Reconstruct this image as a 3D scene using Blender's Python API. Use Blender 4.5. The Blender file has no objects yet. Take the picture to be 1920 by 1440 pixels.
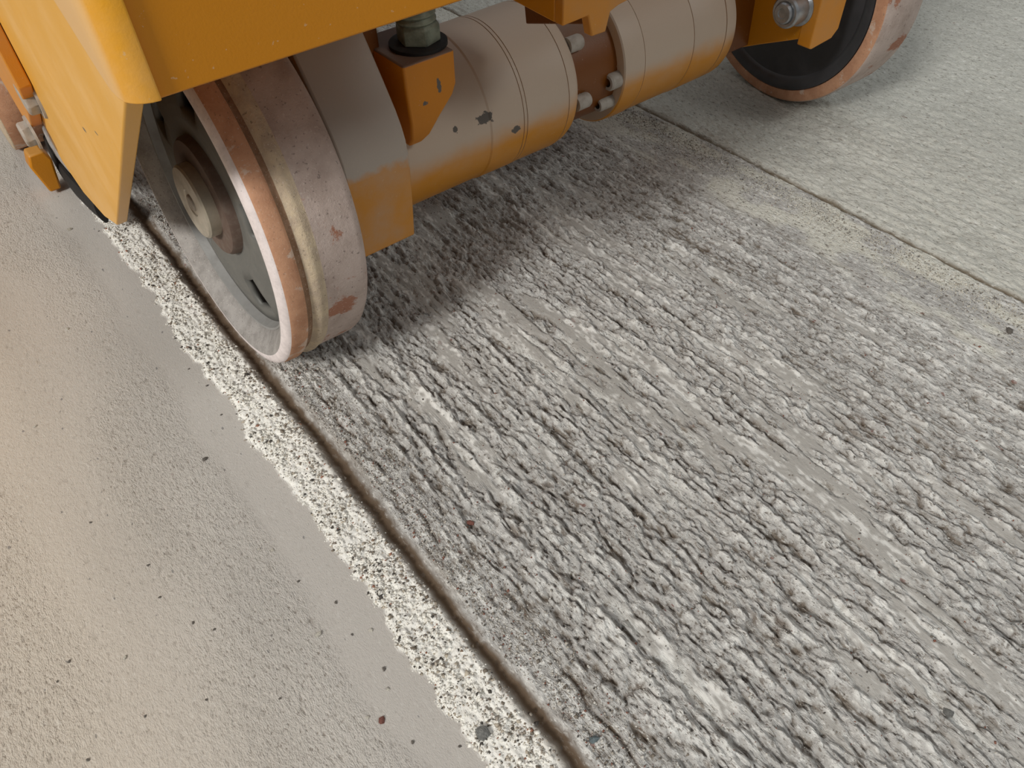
import bpy, bmesh, math, random
import numpy as np
from mathutils import Vector, Matrix

random.seed(7)
rng = np.random.default_rng(11)
S = bpy.context.scene
COL = S.collection

# ---------------------------------------------------------------- camera, world, light, exposure
R = np.array([[0.7818643, -0.47290415, 0.40626331],
              [-0.62291415, -0.56558125, 0.54045889],
              [-0.02581033, -0.67563268, -0.73678648]])
CAM_H = 0.42
cam_data = bpy.data.cameras.new('camera')
cam_data.sensor_width = 36.0
cam_data.lens = 1395.15 / 1920 * 36.0
cam_data.clip_start = 0.01
cam = bpy.data.objects.new('camera', cam_data)
COL.objects.link(cam)
m = Matrix.Identity(4)
for i in range(3):
    m[i][0] = R[i, 0]; m[i][1] = -R[i, 1]; m[i][2] = -R[i, 2]
m[2][3] = CAM_H
cam.matrix_world = m
S.camera = cam

S.view_settings.view_transform = 'Standard'
S.view_settings.look = 'None'
S.view_settings.gamma = 1.0
S.view_settings.use_curve_mapping = False
S.view_settings.exposure = 0.14

world = bpy.data.worlds.new('room_light')
S.world = world
world.use_nodes = True
wt_ = world.node_tree
# a plain room: pale ceiling overhead, dimmer walls, grey floor below; smooth from zenith to horizon all round
wc = wt_.nodes.new('ShaderNodeTexCoord'); wsep = wt_.nodes.new('ShaderNodeSeparateXYZ'); wr_ = wt_.nodes.new('ShaderNodeValToRGB')
wt_.links.new(wc.outputs['Generated'], wsep.inputs[0]); wt_.links.new(wsep.outputs['Z'], wr_.inputs[0])
wr_.color_ramp.elements[0].position = 0.0; wr_.color_ramp.elements[0].color = (0.085, 0.083, 0.078, 1)
wr_.color_ramp.elements[1].position = 0.75; wr_.color_ramp.elements[1].color = (0.30, 0.306, 0.31, 1)
wt_.links.new(wr_.outputs[0], wt_.nodes['Background'].inputs[0])
wt_.nodes['Background'].inputs[1].default_value = 1.0


def area_light(name, loc, target, size, size_y, power, color):
    d = bpy.data.lights.new(name, 'AREA')
    d.shape = 'RECTANGLE'; d.size = size; d.size_y = size_y
    d.energy = power; d.color = color
    o = bpy.data.objects.new(name, d); COL.objects.link(o)
    o.location = loc
    o.rotation_euler = (Vector(target) - Vector(loc)).to_track_quat('-Z', 'Y').to_euler()
    return o


# a large window on the left and a small warm work lamp low on the same side
area_light('window_light', (-3.7, -0.85, 3.25), (0.35, 0.35, 0.0), 1.0, 0.85, 160, (1.0, 0.985, 0.955))
area_light('front_fill_light', (1.9, -2.3, 2.7), (0.5, 0.3, 0.0), 1.0, 0.6, 22, (0.98, 1.0, 0.985))  # added fill from the front right, brightens motor fronts and mount
area_light('warm_lamp_light', (-2.5, 0.5, 1.7), (-0.15, 0.5, 0.0), 1.2, 1.2, 13, (1.0, 0.86, 0.70))


# ---------------------------------------------------------------- material helpers
def lin(r, g, b):
    f = lambda c: (c / 255 / 12.92) if c / 255 <= 0.04045 else ((c / 255 + 0.055) / 1.055) ** 2.4
    return (f(r), f(g), f(b), 1)


class NT:
    def __init__(s, name):
        s.m = bpy.data.materials.new(name); s.m.use_nodes = True
        s.t = s.m.node_tree; s.N = s.t.nodes; s.L = s.t.links
        s.b = s.N['Principled BSDF']

    def n(s, typ, **kw):
        x = s.N.new(typ)
        for k, v in kw.items():
            if k.startswith('i_'):
                x.inputs[k[2:].replace('_', ' ')].default_value = v
            else:
                setattr(x, k, v)
        return x

    def link(s, a, b): s.L.new(a, b)

    def coord(s, kind='Object'): return s.n('ShaderNodeTexCoord').outputs[kind]

    def noise(s, scale, detail=4, rough=0.55, vec=None, dist=0.0):
        x = s.n('ShaderNodeTexNoise'); x.inputs['Scale'].default_value = scale
        x.inputs['Detail'].default_value = detail; x.inputs['Roughness'].default_value = rough
        x.inputs['Distortion'].default_value = dist
        s.link(vec if vec is not None else s.coord(), x.inputs['Vector'])
        return x.outputs['Fac']

    def ramp(s, fac, a, b, smooth=True):
        x = s.n('ShaderNodeMapRange'); x.interpolation_type = 'SMOOTHSTEP' if smooth else 'LINEAR'
        x.inputs['From Min'].default_value = a; x.inputs['From Max'].default_value = b
        s.link(fac, x.inputs['Value']); return x.outputs['Result']

    def math(s, op, a, b=None):
        x = s.n('ShaderNodeMath', operation=op)
        for i, v in enumerate((a, b)):
            if v is None: continue
            if isinstance(v, (int, float)): x.inputs[i].default_value = v
            else: s.link(v, x.inputs[i])
        return x.outputs[0]

    def mix(s, fac, a, b):
        x = s.n('ShaderNodeMix', data_type='RGBA')
        for sock, v in ((x.inputs['Factor'], fac), (x.inputs['A'], a), (x.inputs['B'], b)):
            if isinstance(v, (int, float, tuple)): sock.default_value = v
            else: s.link(v, sock)
        return x.outputs['Result']

    def bump(s, h, dist=0.001, strength=1.0):
        x = s.n('ShaderNodeBump'); x.inputs['Strength'].default_value = strength
        x.inputs['Distance'].default_value = dist
        s.link(h, x.inputs['Height']); s.link(x.outputs['Normal'], s.b.inputs['Normal'])

    def base(s, c):
        if isinstance(c, tuple): s.b.inputs['Base Color'].default_value = c
        else: s.link(c, s.b.inputs['Base Color'])

    def rough(s, r):
        if isinstance(r, (int, float)): s.b.inputs['Roughness'].default_value = r
        else: s.link(r, s.b.inputs['Roughness'])


def paint(name, lo=-0.05, hi=0.1, amount=0.9, chips=(), dust=(128, 120, 112), yellow=(206, 134, 20),
          film=0.25, rough=0.42, side=0.0):
    """ochre enamel; dust settles where the surface faces up (by its normal), thin film elsewhere;
    chips = worn spots (world position, radius) where bare grey primer shows"""
    t = NT(name)
    geo = t.n('ShaderNodeNewGeometry')
    sep = t.n('ShaderNodeSeparateXYZ'); t.link(geo.outputs['Normal'], sep.inputs[0])
    pos = geo.outputs['Position']
    nz = t.noise(38, 4, 0.6, pos)
    up = t.math('ADD', sep.outputs['Z'], t.math('MULTIPLY', t.math('SUBTRACT', nz, 0.5), 0.22))
    d = t.math('MULTIPLY', t.ramp(up, lo, hi), amount)
    f = t.math('MULTIPLY', t.ramp(t.noise(16, 5, 0.65, pos), 0.35, 0.75), film)
    f = t.math('MULTIPLY', f, t.ramp(sep.outputs['Z'], -0.6, -0.2))  # no pale film on down-facing faces, their shade is put into the colour
    if side:   # paler mix on faces turned to the left
        f = t.math('MAXIMUM', f, t.math('MULTIPLY', t.ramp(sep.outputs['X'], -0.80, -0.98), t.math('ADD', side, t.math('MULTIPLY', nz, 0.2))))
    fac = t.math('MAXIMUM', d, f)
    hue = t.mix(t.noise(9, 3, 0.5, pos), lin(*[int(c * 0.93) for c in yellow]), lin(*yellow))
    col = t.mix(fac, hue, lin(*dust))
    # light scratches and specks of dust
    sp = t.ramp(t.noise(420, 2, 0.6, pos), 0.70, 0.76)
    col = t.mix(t.math('MULTIPLY', sp, 0.35), col, lin(205, 190, 165))
    for (p, r) in chips:
        v = t.n('ShaderNodeVectorMath', operation='SUBTRACT'); t.link(pos, v.inputs[0]); v.inputs[1].default_value = p
        if isinstance(r, tuple):
            q = t.n('ShaderNodeVectorMath', operation='DIVIDE'); t.link(v.outputs[0], q.inputs[0]); q.inputs[1].default_value = r
            v = q; rr = 1.0
        else: rr = r
        l = t.n('ShaderNodeVectorMath', operation='LENGTH'); t.link(v.outputs[0], l.inputs[0])
        dd = t.math('DIVIDE', l.outputs['Value'], rr)
        dd = t.math('ADD', dd, t.math('MULTIPLY', t.math('SUBTRACT', t.noise(260, 3, 0.6, pos), 0.5), 1.6))
        k = t.ramp(dd, 0.85, 0.7)
        col = t.mix(k, col, lin(92, 86, 80))
    t.base(col)
    t.rough(t.math('ADD', rough, t.math('MULTIPLY', fac, 0.12)))
    t.b.inputs['Specular IOR Level'].default_value = 0.45
    t.bump(t.noise(900, 3, 0.6, pos), 0.0002, 0.5)
    return t.m


def metal(name, col, rough=0.4, metallic=0.7, dirt=(90, 85, 72), amt=0.4, scale=120):
    t = NT(name); p = t.n('ShaderNodeNewGeometry').outputs['Position']
    f = t.math('MULTIPLY', t.ramp(t.noise(scale, 4, 0.6, p), 0.4, 0.7), amt)
    t.base(t.mix(f, lin(*col), lin(*dirt)))
    t.b.inputs['Metallic'].default_value = metallic
    t.rough(t.math('ADD', rough, t.math('MULTIPLY', f, 0.4)))
    t.bump(t.noise(700, 3, 0.6, p), 0.0002, 0.4)
    return t.m


def grit(name, c1, c2, c3=None, s1=60, s2=900, bump=0.0004, rough=0.85, specks=0.5, lo=0.35, hi=0.7):
    """dusty rubber or caked dust"""
    t = NT(name); p = t.coord()
    col = t.mix(t.ramp(t.noise(s1, 5, 0.65, p), lo, hi), lin(*c1), lin(*c2))
    if c3:
        col = t.mix(t.ramp(t.noise(s1 * 0.8, 6, 0.7, p, 0.3), 0.575, 0.63), col, lin(*c3))
    col = t.mix(t.math('MULTIPLY', t.ramp(t.noise(s2, 2, 0.6, p), 0.62, 0.72), specks), col, lin(222, 214, 204))
    col = t.mix(t.math('MULTIPLY', t.ramp(t.noise(s2 * 0.6, 2, 0.6, p), 0.36, 0.30), specks), col, lin(70, 60, 54))
    t.base(col); t.rough(rough)
    t.b.inputs['Specular IOR Level'].default_value = 0.25
    t.bump(t.noise(s2 * 0.8, 4, 0.7, p), bump, 0.8)
    return t.m


# ---------------------------------------------------------------- object helpers
def link(o, parent=None):
    COL.objects.link(o)
    if parent is not None: o.parent = parent
    return o


def tag(o, label=None, cat=None, group=None, kind=None):
    if label: o['label'] = label
    if cat: o['category'] = cat
    if group: o['group'] = group
    if kind: o['kind'] = kind
    return o


def empty(name, loc=(0, 0, 0), parent=None):
    o = bpy.data.objects.new(name, None); o.location = loc; o.empty_display_size = 0.02
    return link(o, parent)


def mesh_obj(name, verts, faces, mats, parent=None, mi=None, smooth=None, bevel=None, seg=2, angle=35):
    me = bpy.data.meshes.new(name)
    me.from_pydata([tuple(v) for v in verts], [], faces)
    for mm in (mats if isinstance(mats, (list, tuple)) else [mats]): me.materials.append(mm)
    if mi is not None: me.polygons.foreach_set('material_index', mi)
    bm = bmesh.new(); bm.from_mesh(me); bmesh.ops.recalc_face_normals(bm, faces=bm.faces)
    for f in bm.faces: f.smooth = True
    for e in bm.edges:
        e.smooth = (not e.is_boundary) and e.calc_face_angle(0) < math.radians(angle) if len(e.link_faces) == 2 else True
    bm.to_mesh(me); bm.free()
    o = bpy.data.objects.new(name, me); link(o, parent)
    if bevel:
        b = o.modifiers.new('bevel', 'BEVEL'); b.width = bevel; b.segments = seg; b.limit_method = 'ANGLE'
        b.angle_limit = math.radians(30); b.harden_normals = False
    return o


def lathe(name, prof, mats, parent=None, seg=96, mi=None, origin=(0, 0, 0), axis=(1, 0, 0), closed=False, angle=28):
    """prof: list of (t along axis, radius)"""
    ax = Vector(axis).normalized()
    q = Vector((1, 0, 0)).rotation_difference(ax)
    V = []; F = []; MI = []
    for (t, r) in prof:
        for k in range(seg):
            a = 2 * math.pi * k / seg
            V.append(q @ Vector((t, r * math.cos(a), r * math.sin(a))) + Vector(origin))
    n = len(prof)
    rows = n if closed else n - 1
    for i in range(rows):
        j = (i + 1) % n
        for k in range(seg):
            k2 = (k + 1) % seg
            F.append((i * seg + k, i * seg + k2, j * seg + k2, j * seg + k)); MI.append(mi[i] if mi else 0)
    if not closed:
        if prof[0][1] > 1e-6: F.append(tuple(range(seg))); MI.append(mi[0] if mi else 0)
        if prof[-1][1] > 1e-6: F.append(tuple(range((n - 1) * seg, n * seg))); MI.append(mi[-1] if mi else 0)
    return mesh_obj(name, V, F, mats, parent, MI, angle=angle)


def prism(name, poly, a0, a1, mats, parent=None, axis='x', bevel=0.0012, angle=35):
    """extrude a 2-D outline along an axis; axis x: poly=(y,z); y: (x,z); z: (x,y)"""
    def P(u, v, w):
        return {'x': (w, u, v), 'y': (u, w, v), 'z': (u, v, w)}[axis]
    n = len(poly)
    V = [P(u, v, a0) for u, v in poly] + [P(u, v, a1) for u, v in poly]
    F = [tuple(range(n)), tuple(range(2 * n - 1, n - 1, -1))] + [(i, (i + 1) % n, n + (i + 1) % n, n + i) for i in range(n)]
    return mesh_obj(name, V, F, mats, parent, bevel=bevel, angle=angle)


def hexnut(name, loc, axis, r, h, mat, parent, bore=None):
    ax = Vector(axis).normalized(); q = Vector((0, 0, 1)).rotation_difference(ax)
    V = []; F = []
    rings = [(0, 1.0), (h * 0.82, 1.0), (h, 0.88)]
    for (t, s) in rings:
        for k in range(6):
            a = math.pi / 3 * k + 0.3
            V.append(q @ Vector((r * s * math.cos(a), r * s * math.sin(a), t)) + Vector(loc))
    for i in range(2):
        for k in range(6):
            F.append((i * 6 + k, i * 6 + (k + 1) % 6, (i + 1) * 6 + (k + 1) % 6, (i + 1) * 6 + k))
    F.append(tuple(range(6))); F.append(tuple(range(12, 18)))
    return mesh_obj(name, V, F, mat, parent, bevel=r * 0.05, seg=1, angle=20)


def cap_screw(loc, axis, r, h, mat, dark, parent):
    """socket head screw: head with a sunk hexagonal socket"""
    return lathe('cap_screw', [(0, 0.0005), (0, r), (h * 0.86, r), (h, r * 0.86), (h, r * 0.5), (h * 0.45, r * 0.48), (h * 0.45, 0.0001)],
                 [mat, dark], parent, 28, [0, 0, 0, 0, 1, 1], origin=loc, axis=axis)


# ---------------------------------------------------------------- floor heights
def hsh(ix, iy, seed):
    h = (ix.astype(np.int64) * 374761393 + iy.astype(np.int64) * 668265263 + seed * 1442695041) & 0xffffffff
    h = ((h ^ (h >> 13)) * 1274126177) & 0xffffffff
    h = ((h ^ (h >> 16)) * 2246822519) & 0xffffffff
    h = h ^ (h >> 15)
    return (h & 0xffffff) / float(0xffffff)


def vn(x, y, lx, ly, seed):
    """value noise in 0..1 with cells lx by ly metres"""
    u = x / lx; v = y / ly + hsh(np.floor(u * 0), np.floor(u * 0), seed) * 7
    iu = np.floor(u); iv = np.floor(v); fu = u - iu; fv = v - iv
    fu = fu * fu * (3 - 2 * fu); fv = fv * fv * (3 - 2 * fv)
    a = hsh(iu, iv, seed); b = hsh(iu + 1, iv, seed); c = hsh(iu, iv + 1, seed); d = hsh(iu + 1, iv + 1, seed)
    return (a * (1 - fu) + b * fu) * (1 - fv) + (c * (1 - fu) + d * fu) * fv


def sst(a, b, x):
    t = np.clip((x - a) / (b - a), 0, 1)
    return t * t * (3 - 2 * t)


def edge_x(y):      # left edge of the crumb line
    return 0.0545 + 0.007 * (vn(y * 0, y, 1, 0.035, 3) - 0.5) + 0.005 * (vn(y * 0, y, 1, 0.008, 4) - 0.5) + 0.0025 * (vn(y * 0, y, 1, 0.003, 9) - 0.5)


def groove_x(y):    # the groove cut beside the crumb line
    return 0.0915 + 0.003 * (vn(y * 0, y, 1, 0.07, 5) - 0.5) + 0.0016 * (vn(y * 0, y, 1, 0.012, 6) - 0.5)


def groove2_x(y):   # the thin groove on the right
    return 0.6165 + 0.003 * (vn(y * 0, y, 1, 0.11, 7) - 0.5) + 0.0015 * (vn(y * 0, y, 1, 0.012, 8) - 0.5)


def floor_fields(x, y):
    """height and material weights of the floor at x, y (arrays)"""
    ex = edge_x(y); gx = groove_x(y); g2 = groove2_x(y)
    wx = x + 0.004 * (vn(x, y, 0.05, 0.14, 21) - 0.5) + 0.0010 * (vn(x, y, 0.014, 0.04, 22) - 0.5)
    # ---- left: trowelled floor with fine stipple
    st = vn(x, y, 0.0019, 0.0042, 31); st2 = vn(x, y, 0.0030, 0.0062, 32)
    patch = 0.40 + 0.60 * sst(0.3, 0.65, vn(x, y, 0.07, 0.12, 33))
    patch *= 1 - 0.85 * sst(0.016, 0.030, x + 0.012 * (vn(x, y, 0.02, 0.05, 34) - 0.5))
    pits = sst(0.84, 0.97, vn(x, y, 0.0022, 0.0036, 36)) * (0.2 + 0.8 * patch)
    hl = patch * (0.00048 * (st - 0.5) + 0.00025 * (st2 - 0.5)) - 0.0005 * pits \
        + 0.0006 * (vn(x, y, 0.09, 0.2, 35) - 0.5)
    # ---- milled lane: lenticular ridges in rows along y
    a = vn(wx, y, 0.0034, 0.017, 41); b = vn(wx, y, 0.0024, 0.0090, 42); c = vn(wx, y, 0.0016, 0.0040, 43)
    row = vn(wx, y, 0.0052, 0.25, 44)
    cv = 1 - np.abs(2 * vn(wx, y, 0.0046, 0.016, 48) - 1); cv2 = 1 - np.abs(2 * vn(wx, y, 0.0033, 0.010, 49) - 1)
    crev = np.maximum(sst(0.90, 1.0, cv) * sst(0.35, 0.6, vn(x, y, 0.006, 0.016, 93)), sst(0.90, 1.0, cv2) * sst(0.4, 0.65, vn(x, y, 0.005, 0.012, 94)))
    r_ = 0.30 * a + 0.30 * b + 0.24 * c + 0.28 * row
    ctr = 0.352 - 0.05 * sst(0.15, -0.02, y) - 0.07 * sst(0.22, 0.34, y)
    flat = sst(0.58, 0.78, 0.60 * vn(x, y, 0.014, 0.070, 45) + 0.40 * vn(x, y, 0.006, 0.026, 46)
               + 0.22 * np.exp(-((x - ctr) / 0.030) ** 2) + 0.06 * np.exp(-((x - 0.27) / 0.05) ** 2) - 0.12 * sst(0.40, 0.48, x) - 0.25 * sst(0.165, 0.125, x))
    ridge = np.clip(r_ - 0.52, -0.34, 0.4)
    fr = 0.40 * vn(wx, y, 0.0036, 0.022, 101) + 0.25 * vn(wx, y, 0.0030, 0.008, 102) + 0.35 * vn(wx, y, 0.0065, 0.12, 103)
    cut = sst(0.55, 0.66, fr)
    amp = 0.0128 * (1 - 0.50 * sst(0.36, 0.54, x)) * (1 - 0.25 * sst(0.16, 0.11, x))
    rough_m = (1 - flat) * (ridge * amp - 0.0012) + flat * (-0.0029 * cut * (0.7 + 0.6 * b))
    fine = 0.0011 * (vn(x, y, 0.0013, 0.0021, 47) - 0.5) * (1 - 0.85 * flat * (1 - cut))
    crev = crev * (1 - 0.9 * flat) * sst(0.56, 0.50, x) * sst(0.095, 0.105, x)
    rough_m = rough_m - 0.0018 * crev
    skin = flat * (1 - cut)
    hm = -0.0002 + rough_m + fine
    # ---- grit beside the groove and in the right-hand band
    g = 0.55 * vn(x, y, 0.0022, 0.0030, 51) + 0.45 * vn(x, y, 0.0012, 0.0014, 52)
    gr = (g - 0.5) * 0.0028
    kg = sst(0.140, 0.112, x)
    kb = sst(0.528, 0.556, x + 0.016 * (vn(x, y, 0.02, 0.06, 53) - 0.5))
    hm = hm * (1 - 0.65 * kg) + kg * (gr * 0.9 - 0.0008) * 0.65
    hm = hm * (1 - 0.8 * kb) + kb * (gr * 0.55 + 0.0003)
    # ---- right lane beyond the thin groove
    s1 = vn(wx, y, 0.0045, 0.016, 61); s2 = vn(x, y, 0.0024, 0.0055, 62)
    hr = 0.0025 * (s1 - 0.5) + 0.0019 * (s2 - 0.5) - 0.0007 * sst(0.84, 0.97, vn(x, y, 0.0035, 0.006, 63)) - 0.0002
    wr = sst(-0.003, 0.003, x - g2)
    h = hm * (1 - wr) + hr * wr
    # ---- crumb line body and left floor
    wl = sst(0.0010, -0.0006, x - ex)
    cr = sst(-0.0006, 0.004, x - ex) * sst(0.0, -0.007, x - (gx - 0.002))
    mid = sst(0.004, -0.001, x - gx)
    hcr = 0.0019 * cr + (g - 0.5) * 0.0034 * (0.3 + 0.7 * cr) + 0.0012 * (vn(x, y, 0.009, 0.012, 54) - 0.5) - 0.0003
    h = h * (1 - mid) + hcr * mid
    h = h * (1 - wl) + hl * wl
    # ---- grooves
    gw = 0.0048 + 0.0020 * (vn(y * 0, y, 1, 0.05, 71) - 0.5)
    gx2 = gx + 0.0016 * (vn(x * 0, y, 1, 0.006, 77) - 0.5) + 0.0010 * (vn(x * 0, y, 1, 0.0027, 78) - 0.5)
    gg = np.exp(-np.abs((x - gx2) / gw) ** 2.6)
    lip = np.exp(-((x - gx - 0.0085) / 0.0028) ** 2) * sst(0.35, 0.75, vn(y * 0, y, 1, 0.03, 76))
    h = h * (1 - 0.75 * lip) + lip * 0.0002
    h = h * (1 - 0.85 * gg) - 0.0044 * gg
    gw2 = 0.0030 + 0.0014 * (vn(y * 0, y, 1, 0.012, 79) - 0.5)
    gg2 = np.exp(-((x - g2) / gw2) ** 2) * (0.75 + 0.5 * vn(y * 0, y, 1, 0.03, 72))
    h = h * (1 - 0.6 * np.clip(gg2, 0, 1)) - 0.0026 * gg2
    # a second, broken furrow right of the groove
    f3 = 0.1135 + 0.007 * (vn(y * 0, y, 1, 0.10, 73) - 0.5)
    f3 = f3 + 0.004 * (vn(y * 0, y, 1, 0.018, 75) - 0.5)
    gg3 = np.exp(-((x - f3) / 0.0014) ** 2) * sst(0.50, 0.75, vn(y * 0, y, 1, 0.022, 74)) * sst(0.5, 0.38, y)
    h = h - 0.0020 * gg3
    return dict(h=h, left=wl, right=wr, crumb=mid * (1 - wl), crev=crev, gro=gg, gro2=gg2, gro3=gg3, flat=skin, cutf=flat * cut, ridge=r_, kb=kb, kg=kg,
                lip=lip, pits=pits, patch=patch)


def height(x, y):
    return floor_fields(np.atleast_1d(np.asarray(x, float)), np.atleast_1d(np.asarray(y, float)))['h']


def spaced(segs):
    out = []
    for a, b, d in segs:
        n = max(1, int(round((b - a) / d)))
        out.append(np.linspace(a, b, n, endpoint=False))
    out.append([segs[-1][1]])
    return np.concatenate(out)


def col3(c): return np.array(lin(*c)[:3])


def build_floor():
    xs = spaced([(-2.0, -0.5, 0.1), (-0.5, -0.18, 0.008), (-0.18, 0.045, 0.0012), (0.045, 0.12, 0.0008), (0.12, 0.50, 0.00095),
                 (0.50, 0.605, 0.0013), (0.605, 0.630, 0.0009), (0.630, 0.80, 0.0017), (0.80, 1.30, 0.0032), (1.30, 4.0, 0.09)])
    ys = spaced([(-1.5, -0.3, 0.08), (-0.3, -0.09, 0.006), (-0.09, 0.42, 0.0012), (0.42, 0.60, 0.0017), (0.60, 0.80, 0.003), (0.80, 1.50, 0.006), (1.50, 4.5, 0.09)])
    X, Y = np.meshgrid(xs, ys)
    x = X.ravel(); y = Y.ravel()
    f = floor_fields(x, y)
    fade = sst(-0.5, -0.18, x) * sst(1.5, 1.25, x) * sst(-0.3, -0.12, y) * sst(1.6, 1.4, y)
    z = f['h'] * (0.25 + 0.75 * fade)
    n = len(x)
    # concrete colour: trowelled skin, crushed crumbs, brown dirt in cuts, plus painted relief shading
    c_left = col3((188, 183, 176)); c_warm = col3((192, 182, 168)); c_mill = col3((186, 184, 180)); c_flat = col3((170, 167, 161))
    c_crumb = col3((236, 234, 227)); c_dirt = col3((92, 75, 58)); c_right = col3((200, 199, 190)); c_lip = col3((168, 161, 152))
    def mixc(a, b, w): return a * (1 - w[:, None]) + b * w[:, None]
    C = np.repeat(c_mill[None], n, 0)
    C = mixc(C, np.repeat(c_flat[None], n, 0), f['flat'] * 0.9)
    C = mixc(C, np.repeat(col3((222, 221, 215))[None], n, 0), f['cutf'] * 0.65)
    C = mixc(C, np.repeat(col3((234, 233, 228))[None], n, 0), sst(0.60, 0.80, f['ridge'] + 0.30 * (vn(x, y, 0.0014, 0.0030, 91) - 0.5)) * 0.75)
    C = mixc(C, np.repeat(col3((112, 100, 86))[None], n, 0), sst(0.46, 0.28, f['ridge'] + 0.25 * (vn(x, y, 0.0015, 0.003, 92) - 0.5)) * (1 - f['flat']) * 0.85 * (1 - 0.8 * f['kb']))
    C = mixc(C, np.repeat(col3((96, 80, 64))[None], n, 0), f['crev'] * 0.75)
    C = mixc(C, np.repeat(col3((216, 214, 203))[None], n, 0), f['kb'] * 0.95 * sst(0.25, 0.6, vn(x, y, 0.012, 0.03, 82)))
    C = mixc(C, np.repeat(c_right[None], n, 0), f['right'])
    C = mixc(C, np.repeat(c_crumb[None], n, 0), f['crumb'])
    C = mixc(C, np.repeat(col3((130, 118, 104))[None], n, 0), f['crumb'] * sst(0.080, 0.088, x) * 0.8)
    lc = mixc(np.repeat(c_left[None], n, 0), np.repeat(c_warm[None], n, 0), sst(0.02, -0.12, x) * 0.8)
    C = mixc(C, lc, f['left'])
    C = mixc(C, np.repeat(col3((118, 108, 98))[None], n, 0), f['left'] * f['pits'] * 0.45)
    C = mixc(C, np.repeat(c_lip[None], n, 0), np.clip(f['lip'], 0, 1) * 0.8)
    C = mixc(C, np.repeat(c_dirt[None], n, 0), np.clip(f['gro'] * 1.15, 0, 1) * 0.95)
    C = mixc(C, np.repeat(col3((104, 90, 70))[None], n, 0), np.clip(f['gro2'] * 1.2, 0, 1) * 0.9)
    C = mixc(C, np.repeat(c_dirt[None], n, 0), np.clip(f['gro3'], 0, 1) * 0.9)
    v = 0.93 + 0.14 * vn(x, y, 0.03, 0.09, 83)
    C = C * v[:, None]
    me = bpy.data.meshes.new('floor')
    nx, ny = len(xs), len(ys)
    idx = np.arange(n).reshape(ny, nx)
    q = np.stack([idx[:-1, :-1], idx[:-1, 1:], idx[1:, 1:], idx[1:, :-1]], -1).reshape(-1, 4)
    me.vertices.add(n); me.vertices.foreach_set('co', np.stack([x, y, z], 1).ravel().astype(np.float32))
    me.loops.add(q.size); me.loops.foreach_set('vertex_index', q.ravel().astype(np.int32))
    me.polygons.add(len(q)); me.polygons.foreach_set('loop_start', (np.arange(len(q)) * 4).astype(np.int32))
    me.update(calc_edges=True)
    me.polygons.foreach_set('use_smooth', np.ones(len(q), bool))
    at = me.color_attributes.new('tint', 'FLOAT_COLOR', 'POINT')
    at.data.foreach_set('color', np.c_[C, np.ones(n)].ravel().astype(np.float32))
    wt = me.attributes.new('gritty', 'FLOAT', 'POINT')
    wt.data.foreach_set('value', np.clip(1 - 0.75 * f['left'] - 0.7 * f['flat'] * (1 - f['right']) - 0.35 * f['right'] - 0.45 * f['crumb'] - 0.7 * f['gro'] - 0.7 * np.clip(f['gro2'], 0, 1), 0.1, 1).astype(np.float32))
    st_ = me.attributes.new('stipple', 'FLOAT', 'POINT')
    st_.data.foreach_set('value', (np.clip(f['left'] * f['patch'], 0, 1)).astype(np.float32))
    sk_ = me.attributes.new('streak', 'FLOAT', 'POINT')
    sk_.data.foreach_set('value', np.clip((1 - f['left']) * (1 - f['crumb']) * (1 - 0.9 * f['flat'] * (1 - f['right'])) * (1 - f['gro']) * (1 - 0.25 * f['right']), 0, 1).astype(np.float32))
    t = NT('milled_concrete')
    sti = t.n('ShaderNodeAttribute', attribute_name='stipple').outputs['Fac']
    skk = t.n('ShaderNodeAttribute', attribute_name='streak').outputs['Fac']
    a = t.n('ShaderNodeAttribute', attribute_name='tint'); w = t.n('ShaderNodeAttribute', attribute_name='gritty')
    mp = t.n('ShaderNodeMapping'); mp.inputs['Scale'].default_value = (1.0, 0.5, 1.0); t.link(t.coord(), mp.inputs['Vector'])
    p = mp.outputs['Vector']
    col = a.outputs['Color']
    n1 = t.noise(700, 3, 0.6, p); n2 = t.noise(1500, 2, 0.6, p); n3 = t.noise(330, 3, 0.6, p)
    dk = t.math('MULTIPLY', t.ramp(n1, 0.40, 0.30), t.math('MULTIPLY', w.outputs['Fac'], 0.75))
    col = t.mix(dk, col, lin(96, 88, 78))
    br = t.math('MULTIPLY', t.ramp(n3, 0.58, 0.68), t.math('MULTIPLY', w.outputs['Fac'], 0.55))
    col = t.mix(br, col, lin(228, 226, 220))
    # a sprinkle of rust-red and blue-grey sand grains
    rd = t.math('MULTIPLY', t.ramp(t.noise(160, 2, 0.5, p), 0.735, 0.76), w.outputs['Fac'])
    col = t.mix(t.math('MULTIPLY', rd, 0.7), col, lin(120, 74, 62))
    sp = t.math('MULTIPLY', t.ramp(t.noise(260, 1, 0.5, p), 0.74, 0.78), 0.6)
    col = t.mix(sp, col, lin(92, 92, 94))
    m3 = t.n('ShaderNodeMapping'); m3.inputs['Scale'].default_value = (1.0, 0.36, 1.0); t.link(t.coord(), m3.inputs['Vector'])
    f1 = t.noise(480, 4, 0.65, m3.outputs['Vector']); f2 = t.noise(640, 3, 0.7, p)
    # streaky grain and stipple: relief shading put into the colour, pale crests, dark hollows
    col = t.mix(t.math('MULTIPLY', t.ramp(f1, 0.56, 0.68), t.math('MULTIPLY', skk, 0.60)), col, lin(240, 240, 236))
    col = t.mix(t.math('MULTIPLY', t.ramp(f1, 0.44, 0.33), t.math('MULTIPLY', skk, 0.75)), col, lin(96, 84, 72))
    col = t.mix(t.math('MULTIPLY', t.ramp(f2, 0.42, 0.33), t.math('MULTIPLY', sti, 0.65)), col, lin(112, 100, 88))
    col = t.mix(t.math('MULTIPLY', t.ramp(f2, 0.60, 0.68), t.math('MULTIPLY', sti, 0.40)), col, lin(226, 218, 206))
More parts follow.
